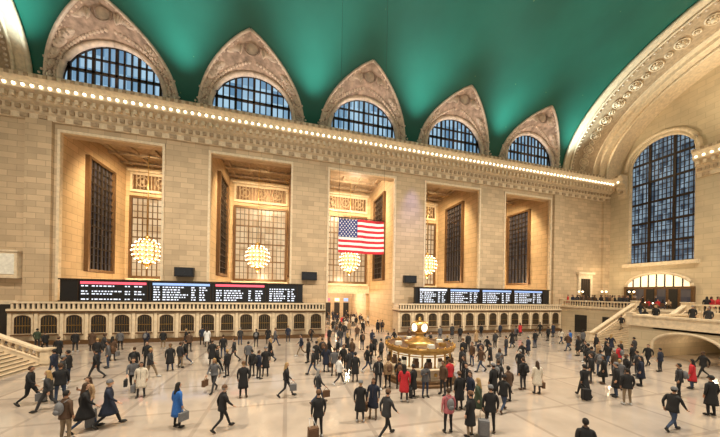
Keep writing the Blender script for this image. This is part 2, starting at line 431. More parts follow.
def end_wall(x, sg, name):
    mb = MB(); wy = [1.9, 15.6, 29.3]; hw = 4.0; zs = 28.0; top = 42.0
    def V(y, z, d=0): return (x+sg*d, y, z)
    ys = [YS]+[q for yc in wy for q in (yc-hw, yc+hw)]+[YN]
    for i in range(0, len(ys), 2): mb.add([V(ys[i],0), V(ys[i+1],0), V(ys[i+1],top), V(ys[i],top)], [(0,1,2,3)], 'east')
    for yc in wy:
        mb.add([V(yc-hw,0), V(yc+hw,0), V(yc+hw,11.6), V(yc-hw,11.6)], [(0,1,2,3)], 'east')
        arc = [(yc-hw*cos(pi*i/20), zs+hw*sin(pi*i/20)) for i in range(21)]
        mb.grid([[V(a,b) for a, b in arc], [V(a,top) for a, b in arc]], 'east', False)
        out = [(yc-hw, 11.6)]+arc+[(yc+hw, 11.6), (yc-hw, 11.6)]
        mb.grid([[V(a,b) for a, b in out], [V(a,b,1.1) for a, b in out]], 'trimlight', False)
    o = mb.obj(name)
    for yc in wy:
        global wn
        mb = MB()
        arc = [(yc-hw*cos(pi*i/20), zs+hw*sin(pi*i/20)) for i in range(21)]
        poly = [V(yc-hw,11.6,.8)]+[V(a,b,.8) for a, b in arc]+[V(yc+hw,11.6,.8)]
        mb.add(poly, [tuple(range(len(poly)))], 'eastglass')
        fr = (Vector((x+sg*.75, yc, 0)), Vector((0,1,0)), Vector((-sg,0,0)))
        for i in range(-8, 9):
            u = i*.5; h = zs+sqrt(max(0, hw*hw-u*u)); wd = .34 if i in (-3,3) else (.12 if i in (-8,8) else .09)
            mb.boxf(fr, u-wd/2, u+wd/2, 0, .3 if wd > .2 else .12, 11.6, h, 'bronze')
        z = 11.6; k = 0
        while z < 31.8:
            hh = hw if z < zs else sqrt(max(0.01, hw*hw-(z-zs)**2)); wd = .34 if k % 4 == 0 else .1
            mb.boxf(fr, -hh, hh, 0, .25 if wd > .2 else .14, z-wd/2, z+wd/2, 'bronze'); z += .85; k += 1
        mb.tube([(x+sg*.4, a, b) for a, b in [(yc-hw,11.6)]+arc+[(yc+hw,11.6)]], .22, 'trimlight', 6)
        mb.tube([(x-sg*.1, yc-(hw+.5)*cos(pi*i/20), zs+(hw+.5)*sin(pi*i/20)) for i in range(21)], .3, 'trimlight', 6)
        mb.boxf((Vector((x,yc,0)), Vector((0,1,0)), Vector((-sg,0,0))), -hw-.6, hw+.6, 0, .5, 11.0, 11.6, 'trimlight')
        mb.obj('window_%d' % wn); wn += 1
end_wall(XE, 1, 'wall_east'); end_wall(XW, -1, 'wall_west')
# ------------------------------------------------------------ ticket counters
def counter(x0, x1):
    mb = MB(); yf = 34.4
    mb.box(x0, x1, yf, YN-.02, 0, 4.0, 'counter')
    mb.box(x0-.1, x1+.1, yf-.12, yf+.2, 0, .45, 'bronzewarm')
    mb.box(x0-.15, x1+.15, yf-.3, YN-.02, 3.45, 3.65, 'trimlight')
    mb.box(x0-.15, x1+.15, yf-.22, YN-.02, 3.25, 3.45, 'bronzewarm')
    mb.box(x0-.1, x1+.1, yf-.2, yf+.15, 4.2, 4.38, 'trimlight')
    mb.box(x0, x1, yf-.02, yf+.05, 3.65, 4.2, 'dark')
    k = int((x1-x0)/.4)
    for i in range(k):
        x = x0+(i+.5)*(x1-x0)/k; mb.box(x-.09, x+.09, yf-.14, yf+.02, 3.65, 4.2, 'trimlight')
    n = round((x1-x0)/2.05)
    for i in range(n):
        c = x0+(i+.5)*(x1-x0)/n
        xl = x0+i*(x1-x0)/n
        mb.box(xl-.14, xl+.14, yf-.14, yf, .45, 3.25, 'trimlight')
        mb.box(c-.76, c+.76, yf-.1, yf, 1.05, 3.15, 'trimlight')
        arc = [(c-.62*cos(pi*q/10), 2.6+.42*sin(pi*q/10)) for q in range(11)]
        poly = [(c-.62, yf-.12, 1.2)]+[(a, yf-.12, b) for a, b in arc]+[(c+.62, yf-.12, 1.2)]
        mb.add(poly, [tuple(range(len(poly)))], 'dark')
        mb.tube([(a, yf-.14, b) for a, _, b in poly], .035, 'bronzewarm', 4)
        for q in range(-2, 3): mb.box(c+q*.22-.01, c+q*.22+.01, yf-.16, yf-.13, 1.2, 2.85, 'gold')
        mb.box(c-.6, c+.6, yf-.16, yf-.13, 1.95, 2.0, 'gold')
        mb.box(c-.7, c+.7, yf-.45, yf, 1.0, 1.12, 'bronzewarm')
    mb.box(x1, x1+.14, yf-.14, yf, .45, 3.25, 'trimlight')
    return mb.obj('ticket_counter')
counter(-26.2, 4.6); counter(15.0, 43.9)
def board(x0, x1, heads):
    mb = MB(); yf = 34.75; z0, z1 = 4.45, 6.65
    mb.box(x0, x1, yf, yf+.5, z0, z1, 'black')
    mb.box(x0-.1, x1+.1, yf-.12, yf+.55, z1, z1+.14, 'bronze'); mb.box(x0-.1, x1+.1, yf-.12, yf+.5, z0-.08, z0+.06, 'bronze')
    for i in range(int((x1-x0)/3)): mb.box(x0+1+i*3, x0+1.15+i*3, yf+.1, yf+.4, 4.0, z0, 'bronze')
    y = yf-.04
    def q(a, b, c, d, k): mb.add([(a,y,c),(b,y,c),(b,y,d),(a,y,d)], [(0,1,2,3)], k)
    for a, b, hd in heads:
        mb.box(a-.08, a, yf-.1, yf, z0, z1, 'bronze'); mb.box(b, b+.08, yf-.1, yf, z0, z1, 'bronze')
        if hd: q(a+.1, b-.1, 6.26, 6.52, hd)
        top = 6.12
        W = b-a
        for r in range(6):
            z = top-r*.28
            if R.random() < .06: continue
            for u0, u1 in ((.03,.12),(.18,.18+.22+R.random()*.2),(.66,.72),(.80,.86+R.random()*.08)):
                t = a+W*u0
                while t < a+W*u1:
                    l = .12+R.random()*.25; q(t, min(t+l, a+W*u1+.1), z-.13, z, 'ledw'); t += l+.11
    return mb.obj('departure_board')
board(-22.6, 1.9, [(-21.0,-14.9,'ledr'),(-14.5,-8.6,'ledb'),(-8.2,-2.6,'ledr'),(-2.2,1.2,None)])
board(17.6, 42.0, [(18.2,22.8,'ledw'),(23.2,28.4,'ledb'),(28.8,34.4,'ledb'),(34.8,40.6,'ledb')])
for x in (-11.8, 2.8, 17.4):
    mb = MB(); z = 7.9
    mb.box(x-1.0, x+1.0, YN-.55, YN-.1, z-.55, z+.55, 'black'); mb.box(x-.85, x+.85, YN-.6, YN-.54, z-.42, z+.42, 'darkglass')
    mb.box(x-.2, x+.2, YN-.2, YN-.02, z-.2, z+.2, 'bronze')
    mb.obj('wall_loudspeaker')
mb = MB(); mb.box(-29.2, -26.9, YN-.6, YN-.02, 6.9, 9.4, 'trimlight'); mb.box(-29.3, -26.8, YN-.7, YN-.02, 9.4, 9.6, 'trimlight'); mb.box(-29.0, -27.1, YN-.66, YN-.58, 7.1, 9.2, 'paper')
mb.box(-29.3,-26.8,YN-.7,YN-.02,6.7,6.9,'trimlight'); mb.obj('wall_cabinet')
mb = MB(); mb.box(-30.6, -27.2, YN-.12, YN, 0, 4.4, 'trimlight'); mb.box(-30.2, -27.6, YN-.2, YN-.1, 0, 4.0, 'dark')
mb.box(-28.95,-28.85,YN-.26,YN-.18,0,4.0,'gold'); mb.obj('door_1')
mb = MB(); mb.box(50.6, 54.0, YN-.25, YN, 4.3, 9.8, 'trimlight'); mb.box(51.2, 53.4, YN-.3, YN-.2, 4.3, 9.0, 'dark'); mb.box(50.3,54.3,YN-.5,YN,9.8,10.2,'trimlight')
for i in range(4): mb.box(51.5+i*.5,51.56+i*.5,YN-.36,YN-.28,4.3,9.0,'bronzewarm')
mb.obj('door_2')
# ------------------------------------------------------------ flag
mb = MB(); fx0, fx1, fy, fz0, fz1 = 5.15, 10.2, 28.0, 10.1, 13.75
def fpos(u, t, d=0):
    x = fx0+(fx1-fx0)*u; z = fz1-(fz1-fz0)*t
    yy = fy+.14*sin(u*9+t*1.5)+.05*sin(u*23)
    return Vector((x, yy+d, z-.06*sin(u*pi)))
for s in range(13):
    rows = [[fpos(i/24, (s+j/2)/13) for i in range(25)] for j in range(3)]
    mb.grid(rows, 'red' if s % 2 == 0 else 'white')
for d in (-.025, .025):
    mb.grid([[fpos(.4*i/10, 7/13*j/6, d) for i in range(11)] for j in range(7)], 'blue')
    for r in range(9):
        for q in range(6 if r % 2 == 0 else 5):
            u = .4*((q+.5)/6 if r % 2 == 0 else (q+1)/6); t = 7/13*(r+.5)/9; o = fpos(u, t, d*2)
            vs = [o+Vector((sin(a)*(.11 if k % 2 == 0 else .045), 0, cos(a)*(.11 if k % 2 == 0 else .045))) for k, a in enumerate([2*pi*k/10 for k in range(10)])]
            mb.add(vs, [tuple(range(10))], 'white')
mb.tube([(fx0-.1, fy, fz1+.05), (fx1+.1, fy, fz1+.05)], .05, 'bronze', 6)
zt = ZS+B*sqrt(1-((fy-YC)/A)**2)-.05
mb.tube([(fx0, fy, fz1), (fx0, fy, zt)], .012, 'bronze', 4); mb.tube([(fx1, fy, fz1), (fx1, fy, zt)], .012, 'bronze', 4)
mb.obj('american_flag')
# ------------------------------------------------------------ information booth
bx, by = 9.1, 17.2
mb = MB()
mb.lathe([(0,0),(2.5,0),(2.5,.15),(2.38,.2),(2.38,.35),(2.28,.4)], (bx,by,0), 'bronzewarm', 32, False)
mb.lathe([(2.28,.4),(2.28,.5),(2.2,.55),(2.2,.95),(2.3,1.0),(2.42,1.05),(2.45,1.12),(2.42,1.16),(2.1,1.18)], (bx,by,0), 'counter', 32, False)
mb.lathe([(2.0,1.15),(2.0,2.0)], (bx,by,0), 'booth', 32, False)
for i in range(16):
    a = 2*pi*i/16; p = (bx+2.1*cos(a), by+2.1*sin(a))
    mb.tube([(p[0],p[1],1.15),(p[0],p[1],1.3),(p[0],p[1],1.85),(p[0],p[1],2.05)], [.11,.06,.06,.11], 'gold', 6)
    a2 = a+pi/16
    mb.sphere((bx+2.22*cos(a), by+2.22*sin(a), .75), .12, 'gold', 6, 4)
    mb.box(bx+2.08*cos(a2)-.16, bx+2.08*cos(a2)+.16, by+2.08*sin(a2)-.16, by+2.08*sin(a2)+.16, 1.17, 1.55, 'wood' if i % 3 else 'paper')
    mb.box(bx+2.02*cos(a2)-.13, bx+2.02*cos(a2)+.13, by+2.02*sin(a2)-.13, by+2.02*sin(a2)+.13, 1.55, 1.75, 'dark' if i % 2 else 'wood')
    mb.tube([(bx+2.08*cos(a2+q), by+2.08*sin(a2+q), 1.85) for q in (-.17,0,.17)], .035, 'gold', 4)
mb.lathe([(2.05,1.95),(2.22,2.0),(2.35,2.08),(2.35,2.2),(2.45,2.28),(2.45,2.36),(2.25,2.4)], (bx,by,0), 'gold', 32, False)
mb.lathe([(2.25,2.38),(2.1,2.3),(1.2,2.34),(.9,2.38)], (bx,by,0), 'wood', 32, False)
mb.lathe([(1.05,2.3),(1.05,2.5),(.75,2.58),(.55,2.72),(.33,2.82),(.25,3.0),(.36,3.07),(.25,3.15)], (bx,by,0), 'gold', 20)
for i in range(24):
    a = 2*pi*i/24; mb.sphere((bx+2.36*cos(a), by+2.36*sin(a), 2.43), .07, 'gold', 6, 4)
for i in range(8):
    a = 2*pi*i/8; mb.box(bx+1.6*cos(a)-.2, bx+1.6*cos(a)+.2, by+1.6*sin(a)-.15, by+1.6*sin(a)+.15, 2.3, 2.55, 'gold' if i % 2 else 'paper')
cz = 3.5
mb.sphere((bx,by,cz), .42, 'gold', 16, 10)
for k in range(4):
    a = k*pi/2+.25; d = Vector((cos(a), sin(a), 0)); tg = Vector((-sin(a), cos(a), 0)); o = Vector((bx,by,cz))+d*.36
    n = 20; disc = [o+d*.12+tg*cos(q)*.34+Vector((0,0,sin(q)*.34)) for q in [2*pi*j/n for j in range(n)]]
    mb.add(disc, [tuple(range(n))], 'clock'); mb.tube(disc, .05, 'gold', 5, closed=True)
    mb.tube([o+d*.14, o+d*.14+Vector((0,0,.26))], .015, 'black', 4); mb.tube([o+d*.14, o+d*.14+tg*.17+Vector((0,0,.06))], .018, 'black', 4)
    for j in range(12):
        q = 2*pi*j/12; mb.sphere(o+d*.13+tg*cos(q)*.28+Vector((0,0,sin(q)*.28)), .018, 'black', 4, 3)
mb.lathe([(.18,.38),(.22,.45),(.1,.5),(.13,.6),(.03,.7),(.0,.8)], (bx,by,cz), 'gold', 12)
mb.obj('information_booth')
# ------------------------------------------------------------ balustrades & stairs
def balustrade(mb, p0, p1, h=1.0, sp=.38, post=True):
    p0 = Vector(p0); p1 = Vector(p1); L = Vector((p1.x-p0.x, p1.y-p0.y, 0)).length; U = Vector((p1.x-p0.x, p1.y-p0.y, 0))/L
    N = Vector((-U.y, U.x, 0))
    def bar(a, b, w):
        vs = [p+N*s*w+Vector((0,0,z)) for p in (p0, p1) for s, z in ((-1,a),(1,a),(1,b),(-1,b))]
        mb.add(vs, [(0,1,2,3),(4,5,6,7),(0,1,5,4),(1,2,6,5),(2,3,7,6),(3,0,4,7)], 'trimlight')
    bar(h-.17, h, .22); bar(0, .18, .2)
    n = max(2, int(L/sp))
    for i in range(n):
        p = p0.lerp(p1, (i+.5)/n)
        mb.lathe([(.09,.15),(.06,.25),(.13,.42),(.06,.7),(.1,h-.17)], p, 'trimlight', 6)
    if post:
        for p in (p0, p1):
            mb.box(p.x-.26, p.x+.26, p.y-.26, p.y+.26, p.z-.05, p.z+h+.1, 'trimlight'); mb.box(p.x-.33, p.x+.33, p.y-.33, p.y+.33, p.z+h+.1, p.z+h+.22, 'trimlight')
ZBAL = 4.1
def flight(x0, x1, y0, y1, name):
    mb = MB(); n = 24; sg = 1 if x1 > x0 else -1; run = abs(x1-x0)/n; rise = ZBAL/n
    for i in range(n):
        a = x0+sg*run*i; mb.box(min(a, x1), max(a, x1), y0, y1, rise*i, rise*(i+1), 'counter')
        mb.box(min(a, a+sg*.06), max(a, a+sg*.06), y0, y1, rise*(i+1)-.05, rise*(i+1)+.005, 'trim')
    for y in (y0-.2, y1+.2):
        vs = [(x0-sg*.4, y-.2, 0), (x1, y-.2, 0), (x1, y-.2, ZBAL+.25), (x0-sg*.4, y-.2, .3)]; vs += [(a, y+.2, c) for a, b, c in vs]
        mb.add(vs, [(0,1,2,3),(4,5,6,7),(0,1,5,4),(1,2,6,5),(2,3,7,6),(3,0,4,7)], 'trimlight')
        balustrade(mb, (x0-sg*.2, y, .25), (x1, y, ZBAL+.2), .85)
    mb.obj(name)
flight(37.6, 45.7, 20.8, 25.2, 'stone_staircase'); flight(37.6, 45.7, 6.0, 10.4, 'stone_staircase')
flight(-17.4, -25.8, 20.8, 25.2, 'stone_staircase')
mb = MB(); x0, x1, ya, yb, zl = 34.8, 45.9, 11.4, 19.8, 2.95
arc = [(15.6-2.3*cos(pi*i/16), 1.25+1.35*sin(pi*i/16)) for i in range(17)]
mb.box(x0, x1, ya, 13.3, 0, zl, 'east'); mb.box(x0, x1, 17.9, yb, 0, zl, 'east')
mb.grid([[(x0,a,b) for a, b in arc], [(x0,a,zl) for a, b in arc]], 'east', False)
mb.grid([[(x0,a,b) for a, b in arc], [(x1,a,b) for a, b in arc]], 'trimlight', True)
mb.grid([[(x1-.1,a,0) for a, b in arc], [(x1-.1,a,b) for a, b in arc]], 'east', False)
mb.box(x0, x1, 13.3, 17.9, zl-.2, zl, 'east')
mb.tube([(x0-.05, 13.3, 0)]+[(x0-.05,a,b) for a, b in arc]+[(x0-.05,17.9,0)], .13, 'trimlight', 6)
mb.box(x0-.15, x1, ya-.15, yb+.15, zl, zl+.2, 'trimlight')
mb.box(x0-.1, x0+.3, ya-.1, yb+.1, zl+.2, zl+.95, 'trimlight'); mb.box(x0-.2, x0+.4, ya-.2, yb+.2, zl+.95, zl+1.12, 'trimlight')
for y in (ya+.1, yb-.1): balustrade(mb, (x0+.1, y, zl+.2), (x1, y, zl+.2), .9)
mb.obj('stair_landing')
mb = MB()
mb.box(46.0, XE-.02, YS, YN-.45, ZBAL-.5, ZBAL, 'counter'); mb.box(46.0, 46.6, YS, YN-.45, 0, ZBAL-.5, 'east')
mb.box(45.8, 46.1, 25.2, YN-.5, ZBAL-.15, ZBAL+.15, 'trimlight')
balustrade(mb, (46.15, 25.5, ZBAL), (46.15, YN-.8, ZBAL), 1.05); balustrade(mb, (46.15, 10.8, ZBAL), (46.15, 20.4, ZBAL), 1.05); balustrade(mb, (46.15, YS+.4, ZBAL), (46.15, 5.6, ZBAL), 1.05)
for y in (28.5, 32.5): mb.box(45.9, 46.0, y-.9, y+.9, 0, 2.8, 'dark')
mb.obj('balcony')
mb = MB()
for yc in (1.9, 15.6, 29.3):
    mb.box(XE-.5, XE-.02, yc-4.2, yc+4.2, ZBAL, 7.6, 'bronzewarm')
    arc = [(yc-4.0*cos(pi*i/16), 7.6+2.2*sin(pi*i/16)) for i in range(17)]
    mb.add([(XE-.3,a,b) for a, b in arc], [tuple(range(17))], 'booth'); mb.tube([(XE-.35,a,b) for a, b in arc], .22, 'trimlight', 6)
    for k in range(-3, 4): mb.box(XE-.45, XE-.3, yc+k*1.0-.06, yc+k*1.0+.06, 7.6, 7.6+2.2*sqrt(max(0,1-(k/4)**2)), 'bronze')
    for k in range(6): mb.box(XE-.56, XE-.48, yc-3.9+k*1.35, yc-2.9+k*1.35, ZBAL, 7.2, 'dark' if k % 2 else 'sideglass')
mb.obj('storefront')
# lamp standards on the balcony
for y in (27.5, 31.0, 34.5, 12.6, 18.6):
    mb = MB(); mb.lathe([(.22,0),(.22,.1),(.08,.2),(.05,.5),(.05,2.1),(.12,2.2),(.05,2.3)], (0,0,0), 'gold', 8)
    for a in (0, 2.1, 4.2):
        mb.tube([(0,0,2.1),(.25*cos(a),.25*sin(a),2.2),(.32*cos(a),.32*sin(a),2.4)], .03, 'gold', 4); mb.sphere((.32*cos(a),.32*sin(a),2.52), .14, 'bulbc', 8, 6)
    mb.obj('lamp_standard', (48.55, y-.2, ZBAL))
# ------------------------------------------------------------ people
def skin_body(pose):
    J = pose['J']; order = list(J.keys()); idx = {k: i for i, k in enumerate(order)}
    E = [('pelvis','spine'),('spine','chest'),('chest','neck'),('neck','head')]
    for s in 'LR': E += [('chest','sh'+s),('sh'+s,'el'+s),('el'+s,'wr'+s),('wr'+s,'ha'+s),('pelvis','hip'+s),('hip'+s,'kn'+s),('kn'+s,'an'+s),('an'+s,'to'+s)]
    rad = dict(pelvis=.135, spine=.125, chest=.14, neck=.058, head=.05, sh=.072, el=.05, wr=.032, ha=.035, hip=.095, kn=.062, an=.045, to=.04)
    me = bpy.data.meshes.new('sk'); me.from_pydata([J[k] for k in order], [(idx[a], idx[b]) for a, b in E], [])
    o = bpy.data.objects.new('sk', me); COL.objects.link(o); o.modifiers.new('s', 'SKIN')
    for k in order:
        d = me.skin_vertices[0].data[idx[k]]; r = rad[k if k in rad else k[:-1]]; d.radius = (r, r); d.use_root = (k == 'pelvis')
    u = o.modifiers.new('u', 'SUBSURF'); u.levels = 1; u.render_levels = 1
    bpy.context.view_layer.update(); dg = bpy.context.evaluated_depsgraph_get()
    m2 = bpy.data.meshes.new_from_object(o.evaluated_get(dg))
    vs = [v.co.copy() for v in m2.vertices]; fs = [tuple(p.vertices) for p in m2.polygons]
    bpy.data.objects.remove(o); bpy.data.meshes.remove(me); bpy.data.meshes.remove(m2)
    segs = [(Vector(J[a]), Vector(J[b]), a, b) for a, b in E]
    lab = []
    for f in fs:
        c = sum((vs[i] for i in f), Vector())/len(f); best = 9; bl = 'top'
        for a, b, na, nb in segs:
            ab = b-a; t = max(0, min(1, (c-a).dot(ab)/ab.dot(ab))); d = (a+ab*t-c).length
            if d < best:
                best = d
                if nb in ('haL','haR') or nb == 'head': bl = 'skin'
                elif nb[:2] == 'wr' and t > .93: bl = 'skin'
                elif nb[:2] == 'to': bl = 'shoes'
                elif nb[:2] in ('kn','an','hi'): bl = 'pants' if not (nb[:2] == 'an' and t > .96) else 'shoes'
                else: bl = 'top'
        lab.append(bl)
    return vs, fs, lab
SL = ['skin','top','pants','hair','shoes','bag']
def make_person(name, kind, coat, hair, bag=None, arms='down', lean=0.0):
    J = {}
    pz = .93
    if kind == 'walk':
        pz = .91; legs = {'L': ((-.1,.02,.87),(-.1,.20,.51),(-.1,.33,.10),(-.1,.50,.09)), 'R': ((.1,-.02,.87),(.1,-.06,.48),(.1,-.38,.20),(.1,-.34,.05))}
        ar = {'L': ((-.20,0,1.40),(-.25,-.14,1.13),(-.23,-.12,.88),(-.22,-.10,.80)), 'R': ((.20,0,1.40),(.25,.10,1.13),(.22,.28,.95),(.21,.34,.89))}
    elif kind == 'sit':
        pz = .55; legs = {'L': ((-.1,0,.52),(-.12,.42,.52),(-.12,.42,.09),(-.12,.60,.05)), 'R': ((.1,0,.52),(.12,.42,.52),(.12,.40,.09),(.12,.58,.05))}
        ar = {'L': ((-.20,0,1.03),(-.25,.10,.78),(-.15,.34,.75),(-.10,.40,.76)), 'R': ((.20,0,1.03),(.25,.10,.78),(.15,.34,.75),(.10,.40,.76))}
    else:
        legs = {'L': ((-.1,0,.89),(-.12,.02,.50),(-.13,-.02,.09),(-.15,.15,.05)), 'R': ((.1,0,.89),(.12,.03,.50),(.14,.0,.09),(.17,.17,.05))}
        ar = {'L': ((-.20,0,1.42),(-.26,-.03,1.14),(-.25,.04,.90),(-.24,.06,.82)), 'R': ((.20,0,1.42),(.26,-.03,1.14),(.25,.04,.90),(.24,.06,.82))}
    dz = pz-.93
    if arms in ('phone','both'): ar['R'] = ((.20,0,1.42+dz),(.25,.02,1.15+dz),(.12,.26,1.28+dz),(.08,.32,1.34+dz))
    if arms == 'both': ar['L'] = ((-.20,0,1.42+dz),(-.25,.02,1.15+dz),(-.10,.26,1.28+dz),(-.05,.32,1.34+dz))
    if arms == 'raised': ar['R'] = ((.20,0,1.42+dz),(.28,.20,1.42+dz),(.10,.36,1.62+dz),(.07,.38,1.70+dz))
    J['pelvis'] = (0,0,pz); J['spine'] = (0,lean*.3,1.14+dz); J['chest'] = (0,lean*.7,1.34+dz); J['neck'] = (0,lean+.0,1.49+dz); J['head'] = (0,lean+.02,1.60+dz)
    for s in 'LR':
        for k, p in zip(('sh','el','wr','ha'), ar[s]): J[k+s] = (p[0], p[1]+lean*(.8 if k == 'sh' else .9), p[2])
        for k, p in zip(('hip','kn','an','to'), legs[s]): J[k+s] = p
    vs, fs, lab = skin_body({'J': J})
    mb = MB(); mb.mats = list(SL)
    mb.v += [tuple(p) for p in vs]
    for f, l in zip(fs, lab): mb.f.append(f); mb.m.append(SL.index(l)); mb.sm.append(True)
    for s in 'LR':
        an = Vector(J['an'+s]); to = Vector(J['to'+s]); d = to-an
        mid = an+d*.45; mid.z -= .015
        rot = Matrix.Rotation(math.atan2(d.z, d.y)*.6, 3, 'X')
        mb.sphere(mid+Vector((0,0,-.01)), 1, 'shoes', 8, 6, (.05,.145,.05), rot)
    for s in 'LR':
        w0 = Vector(J['wr'+s]); h0 = Vector(J['ha'+s]); d = (h0-w0).normalized(); sd = 1 if s == 'R' else -1
        side = Vector((0,1,0)) if abs(d.y) < .7 else Vector((1,0,0)); side = (side-d*side.dot(d)).normalized(); pn = d.cross(side).normalized()
        curl = pn if pn.x*sd < 0 else -pn
        rot = Matrix((side, pn, d)).transposed()
        mb.sphere(w0+d*.06, 1, 'skin', 8, 6, (.042,.02,.055), rot)
        for k, ln in enumerate((.068,.08,.075,.058)):
            b0 = w0+d*.09+side*(.033-.022*k)
            mb.tube([b0, b0+d*ln*.45+curl*.006, b0+d*ln*.75+curl*.02, b0+d*ln*.9+curl*.038], [.0095,.009,.008,.006], 'skin', 5)
        t0 = w0+d*.045+side*.035
        mb.tube([t0, t0+side*.02+d*.025+curl*.01, t0+side*.024+d*.055+curl*.018], [.012,.010,.007], 'skin', 5)
    hc = Vector((0, lean+.03, 1.665+dz)); o0 = len(mb.v)
    mb.sphere(hc, 1, 'skin', 16, 12, (.076,.096,.118))
    for i in range(o0, len(mb.v)):
        x, y, z = mb.v[i]; q = Vector((x,y,z))-hc
        if q.z < -.02: k = 1+(q.z+.02)*3.2; x = hc.x+q.x*max(.6,k); y = hc.y+q.y*(max(.72,k) if q.y < 0 else max(.85,k))
        if q.y > .085 and abs(q.x) < .02 and -.04 < q.z < .015: y += .012
        mb.v[i] = (x,y,z)
    mb.sphere(hc+Vector((0,.1,-.022)), 1, 'skin', 6, 5, (.013,.02,.022))
    for sd in (-1,1):
        mb.sphere(hc+Vector((sd*.03,.084,.008)), .010, 'hair', 6, 4)
        mb.tube([hc+Vector((sd*.016,.093,.03)), hc+Vector((sd*.046,.08,.03))], .005, 'hair', 4)
        mb.sphere(hc+Vector((sd*.077,-.005,-.005)), 1, 'skin', 6, 5, (.011,.02,.03))
    mb.tube([hc+Vector((-.022,.086,-.058)), hc+Vector((0,.091,-.056)), hc+Vector((.022,.086,-.058))], .005, 'bag', 4)
    o0 = len(mb.v)
    mb.sphere(hc+Vector((0,-.012,.018)), 1, 'hair', 16, 12, (.086,.104,.118))
    for i in range(o0, len(mb.v)):
        x, y, z = mb.v[i]; q = Vector((x,y,z))-hc
        if q.y > .0 and q.z < .05: y = hc.y+min(q.y, .02); z = max(z, hc.z-.01)
        elif hair != 'long' and q.z < -.05: z = hc.z-.05+(q.z+.05)*.2
        mb.v[i] = (x,y,z)
    if hair == 'long':
        rows = []
        for i in range(7):
            z = hc.z+.03-i*.055; wd = .088+.006*i-.012*max(0,i-4); dp = -.07-.008*i
            rows.append([Vector((wd*cos(pi+pi*j/8), hc.y+.0+dp*.2+(abs(dp)+.03)*sin(pi+pi*j/8), z)) for j in range(9)])
        mb.grid(rows, 'hair'); mb.sphere((0, hc.y-.07, hc.z-.17), 1, 'hair', 8, 6, (.075,.05,.13))
    if hair == 'hat':
        mb.lathe([(.098,.035),(.102,.06),(.095,.1),(.06,.14),(.0,.15)], hc+Vector((0,-.01,0)), 'bag', 14); mb.lathe([(.094,.03),(.106,.03),(.106,.065),(.094,.065)], hc+Vector((0,-.01,0)), 'bag', 14)
    hem = {'jacket': .82, 'short': .92, 'long': .50, 'dress': .60}[coat]+dz
    if kind == 'sit': hem = .50
    top = 1.475+dz
    fl = .05 if coat in ('long','dress') else .015
    prof = [(top+.03,.075,.07),(top,.12,.085),(top-.05,.185,.105),(top-.13,.205,.125),(top-.26,.195,.135),(1.10+dz,.178,.13),(.98+dz,.192,.142)]
    n = 4
    for i in range(1, n+1):
        z = .98+dz+(hem-.98-dz)*i/n
        st = .10 if (kind == 'walk' and coat in ('long','dress')) else .0
        prof.append((z, .197+fl*i/n, .148+(fl+st)*i/n))
    rows = []
    for z, rx, ry in prof:
        yo = lean*max(0, min(1, (z-.95-dz)/.5)); rows.append([Vector((rx*cos(2*pi*j/18), yo+ry*sin(2*pi*j/18), z)) for j in range(19)])
    rows.append([Vector((p.x*.8, p.y*.8, p.z)) for p in rows[-1]])
    mb.grid(rows, 'top')
    mb.tube([Vector((.075*cos(a), lean+.005+.07*sin(a), top+.035)) for a in [2*pi*q/12 for q in range(12)]], .022, 'top', 6, closed=True)
    mb.tube([Vector((0, lean+.088, top)), Vector((0, lean*.7+.138, top-.2)), Vector((0, .134, 1.1+dz)), Vector((0, .15, .95+dz))], .006, 'shoes', 4)
    if bag == 'backpack':
        mb.sphere((0, lean-.2, 1.22+dz), 1, 'bag', 12, 8, (.15,.11,.23)); mb.sphere((0, lean-.29, 1.12+dz), 1, 'bag', 8, 6, (.11,.05,.10))
        for sd in (-.11,.11): mb.tube([(sd, lean-.14, 1.42+dz), (sd, lean, 1.475+dz), (sd, lean+.12, 1.38+dz), (sd, lean+.13, 1.2+dz), (sd*1.3, lean-.06, 1.06+dz)], .02, 'bag', 5)
    if bag == 'tote':
        h = Vector(J['haR']); x, y, z = h
        mb.box(x-.01, x+.13, y-.17, y+.17, z-.48, z-.16, 'bag'); mb.tube([(x+.05, y-.12, z-.16), (x+.03, y-.03, z-.03), (x+.03, y+.03, z-.03), (x+.05, y+.12, z-.16)], .01, 'bag', 4)
    if bag == 'case':
        h = Vector(J['haL']); x, y = h.x-.05, h.y-.42
        mb.box(x-.18, x+.18, y-.12, y+.12, .06, .62, 'bag'); mb.box(x-.15, x+.15, y-.14, y+.14, .1, .58, 'bag')
        for sd in (-.12,.12): mb.tube([(x+sd, y, .6), (x+sd*.6, h.y-.08, h.z-.02)], .01, 'shoes', 4); mb.tube([(x+sd-.015,y+.1,.035),(x+sd+.015,y+.1,.035)], .035, 'shoes', 8)
        mb.tube([(x-.075, h.y-.08, h.z-.02), (x+.075, h.y-.08, h.z-.02)], .014, 'shoes', 5)
    if bag == 'phone':
        h = Vector(J['haR']); mb.box(h.x-.04, h.x+.03, h.y+.03, h.y+.045, h.z-.03, h.z+.1, 'bag')
    me = mb.mesh(name)
    zm = min(v.co.z for v in me.vertices)
    for v in me.vertices: v.co.z -= zm
    bm = bmesh.new(); bm.from_mesh(me); bmesh.ops.recalc_face_normals(bm, faces=bm.faces); bm.to_mesh(me); bm.free()
    return me
def pm(n, c, r=.8): return plain(n, c, r, noise=.15, nscale=20)
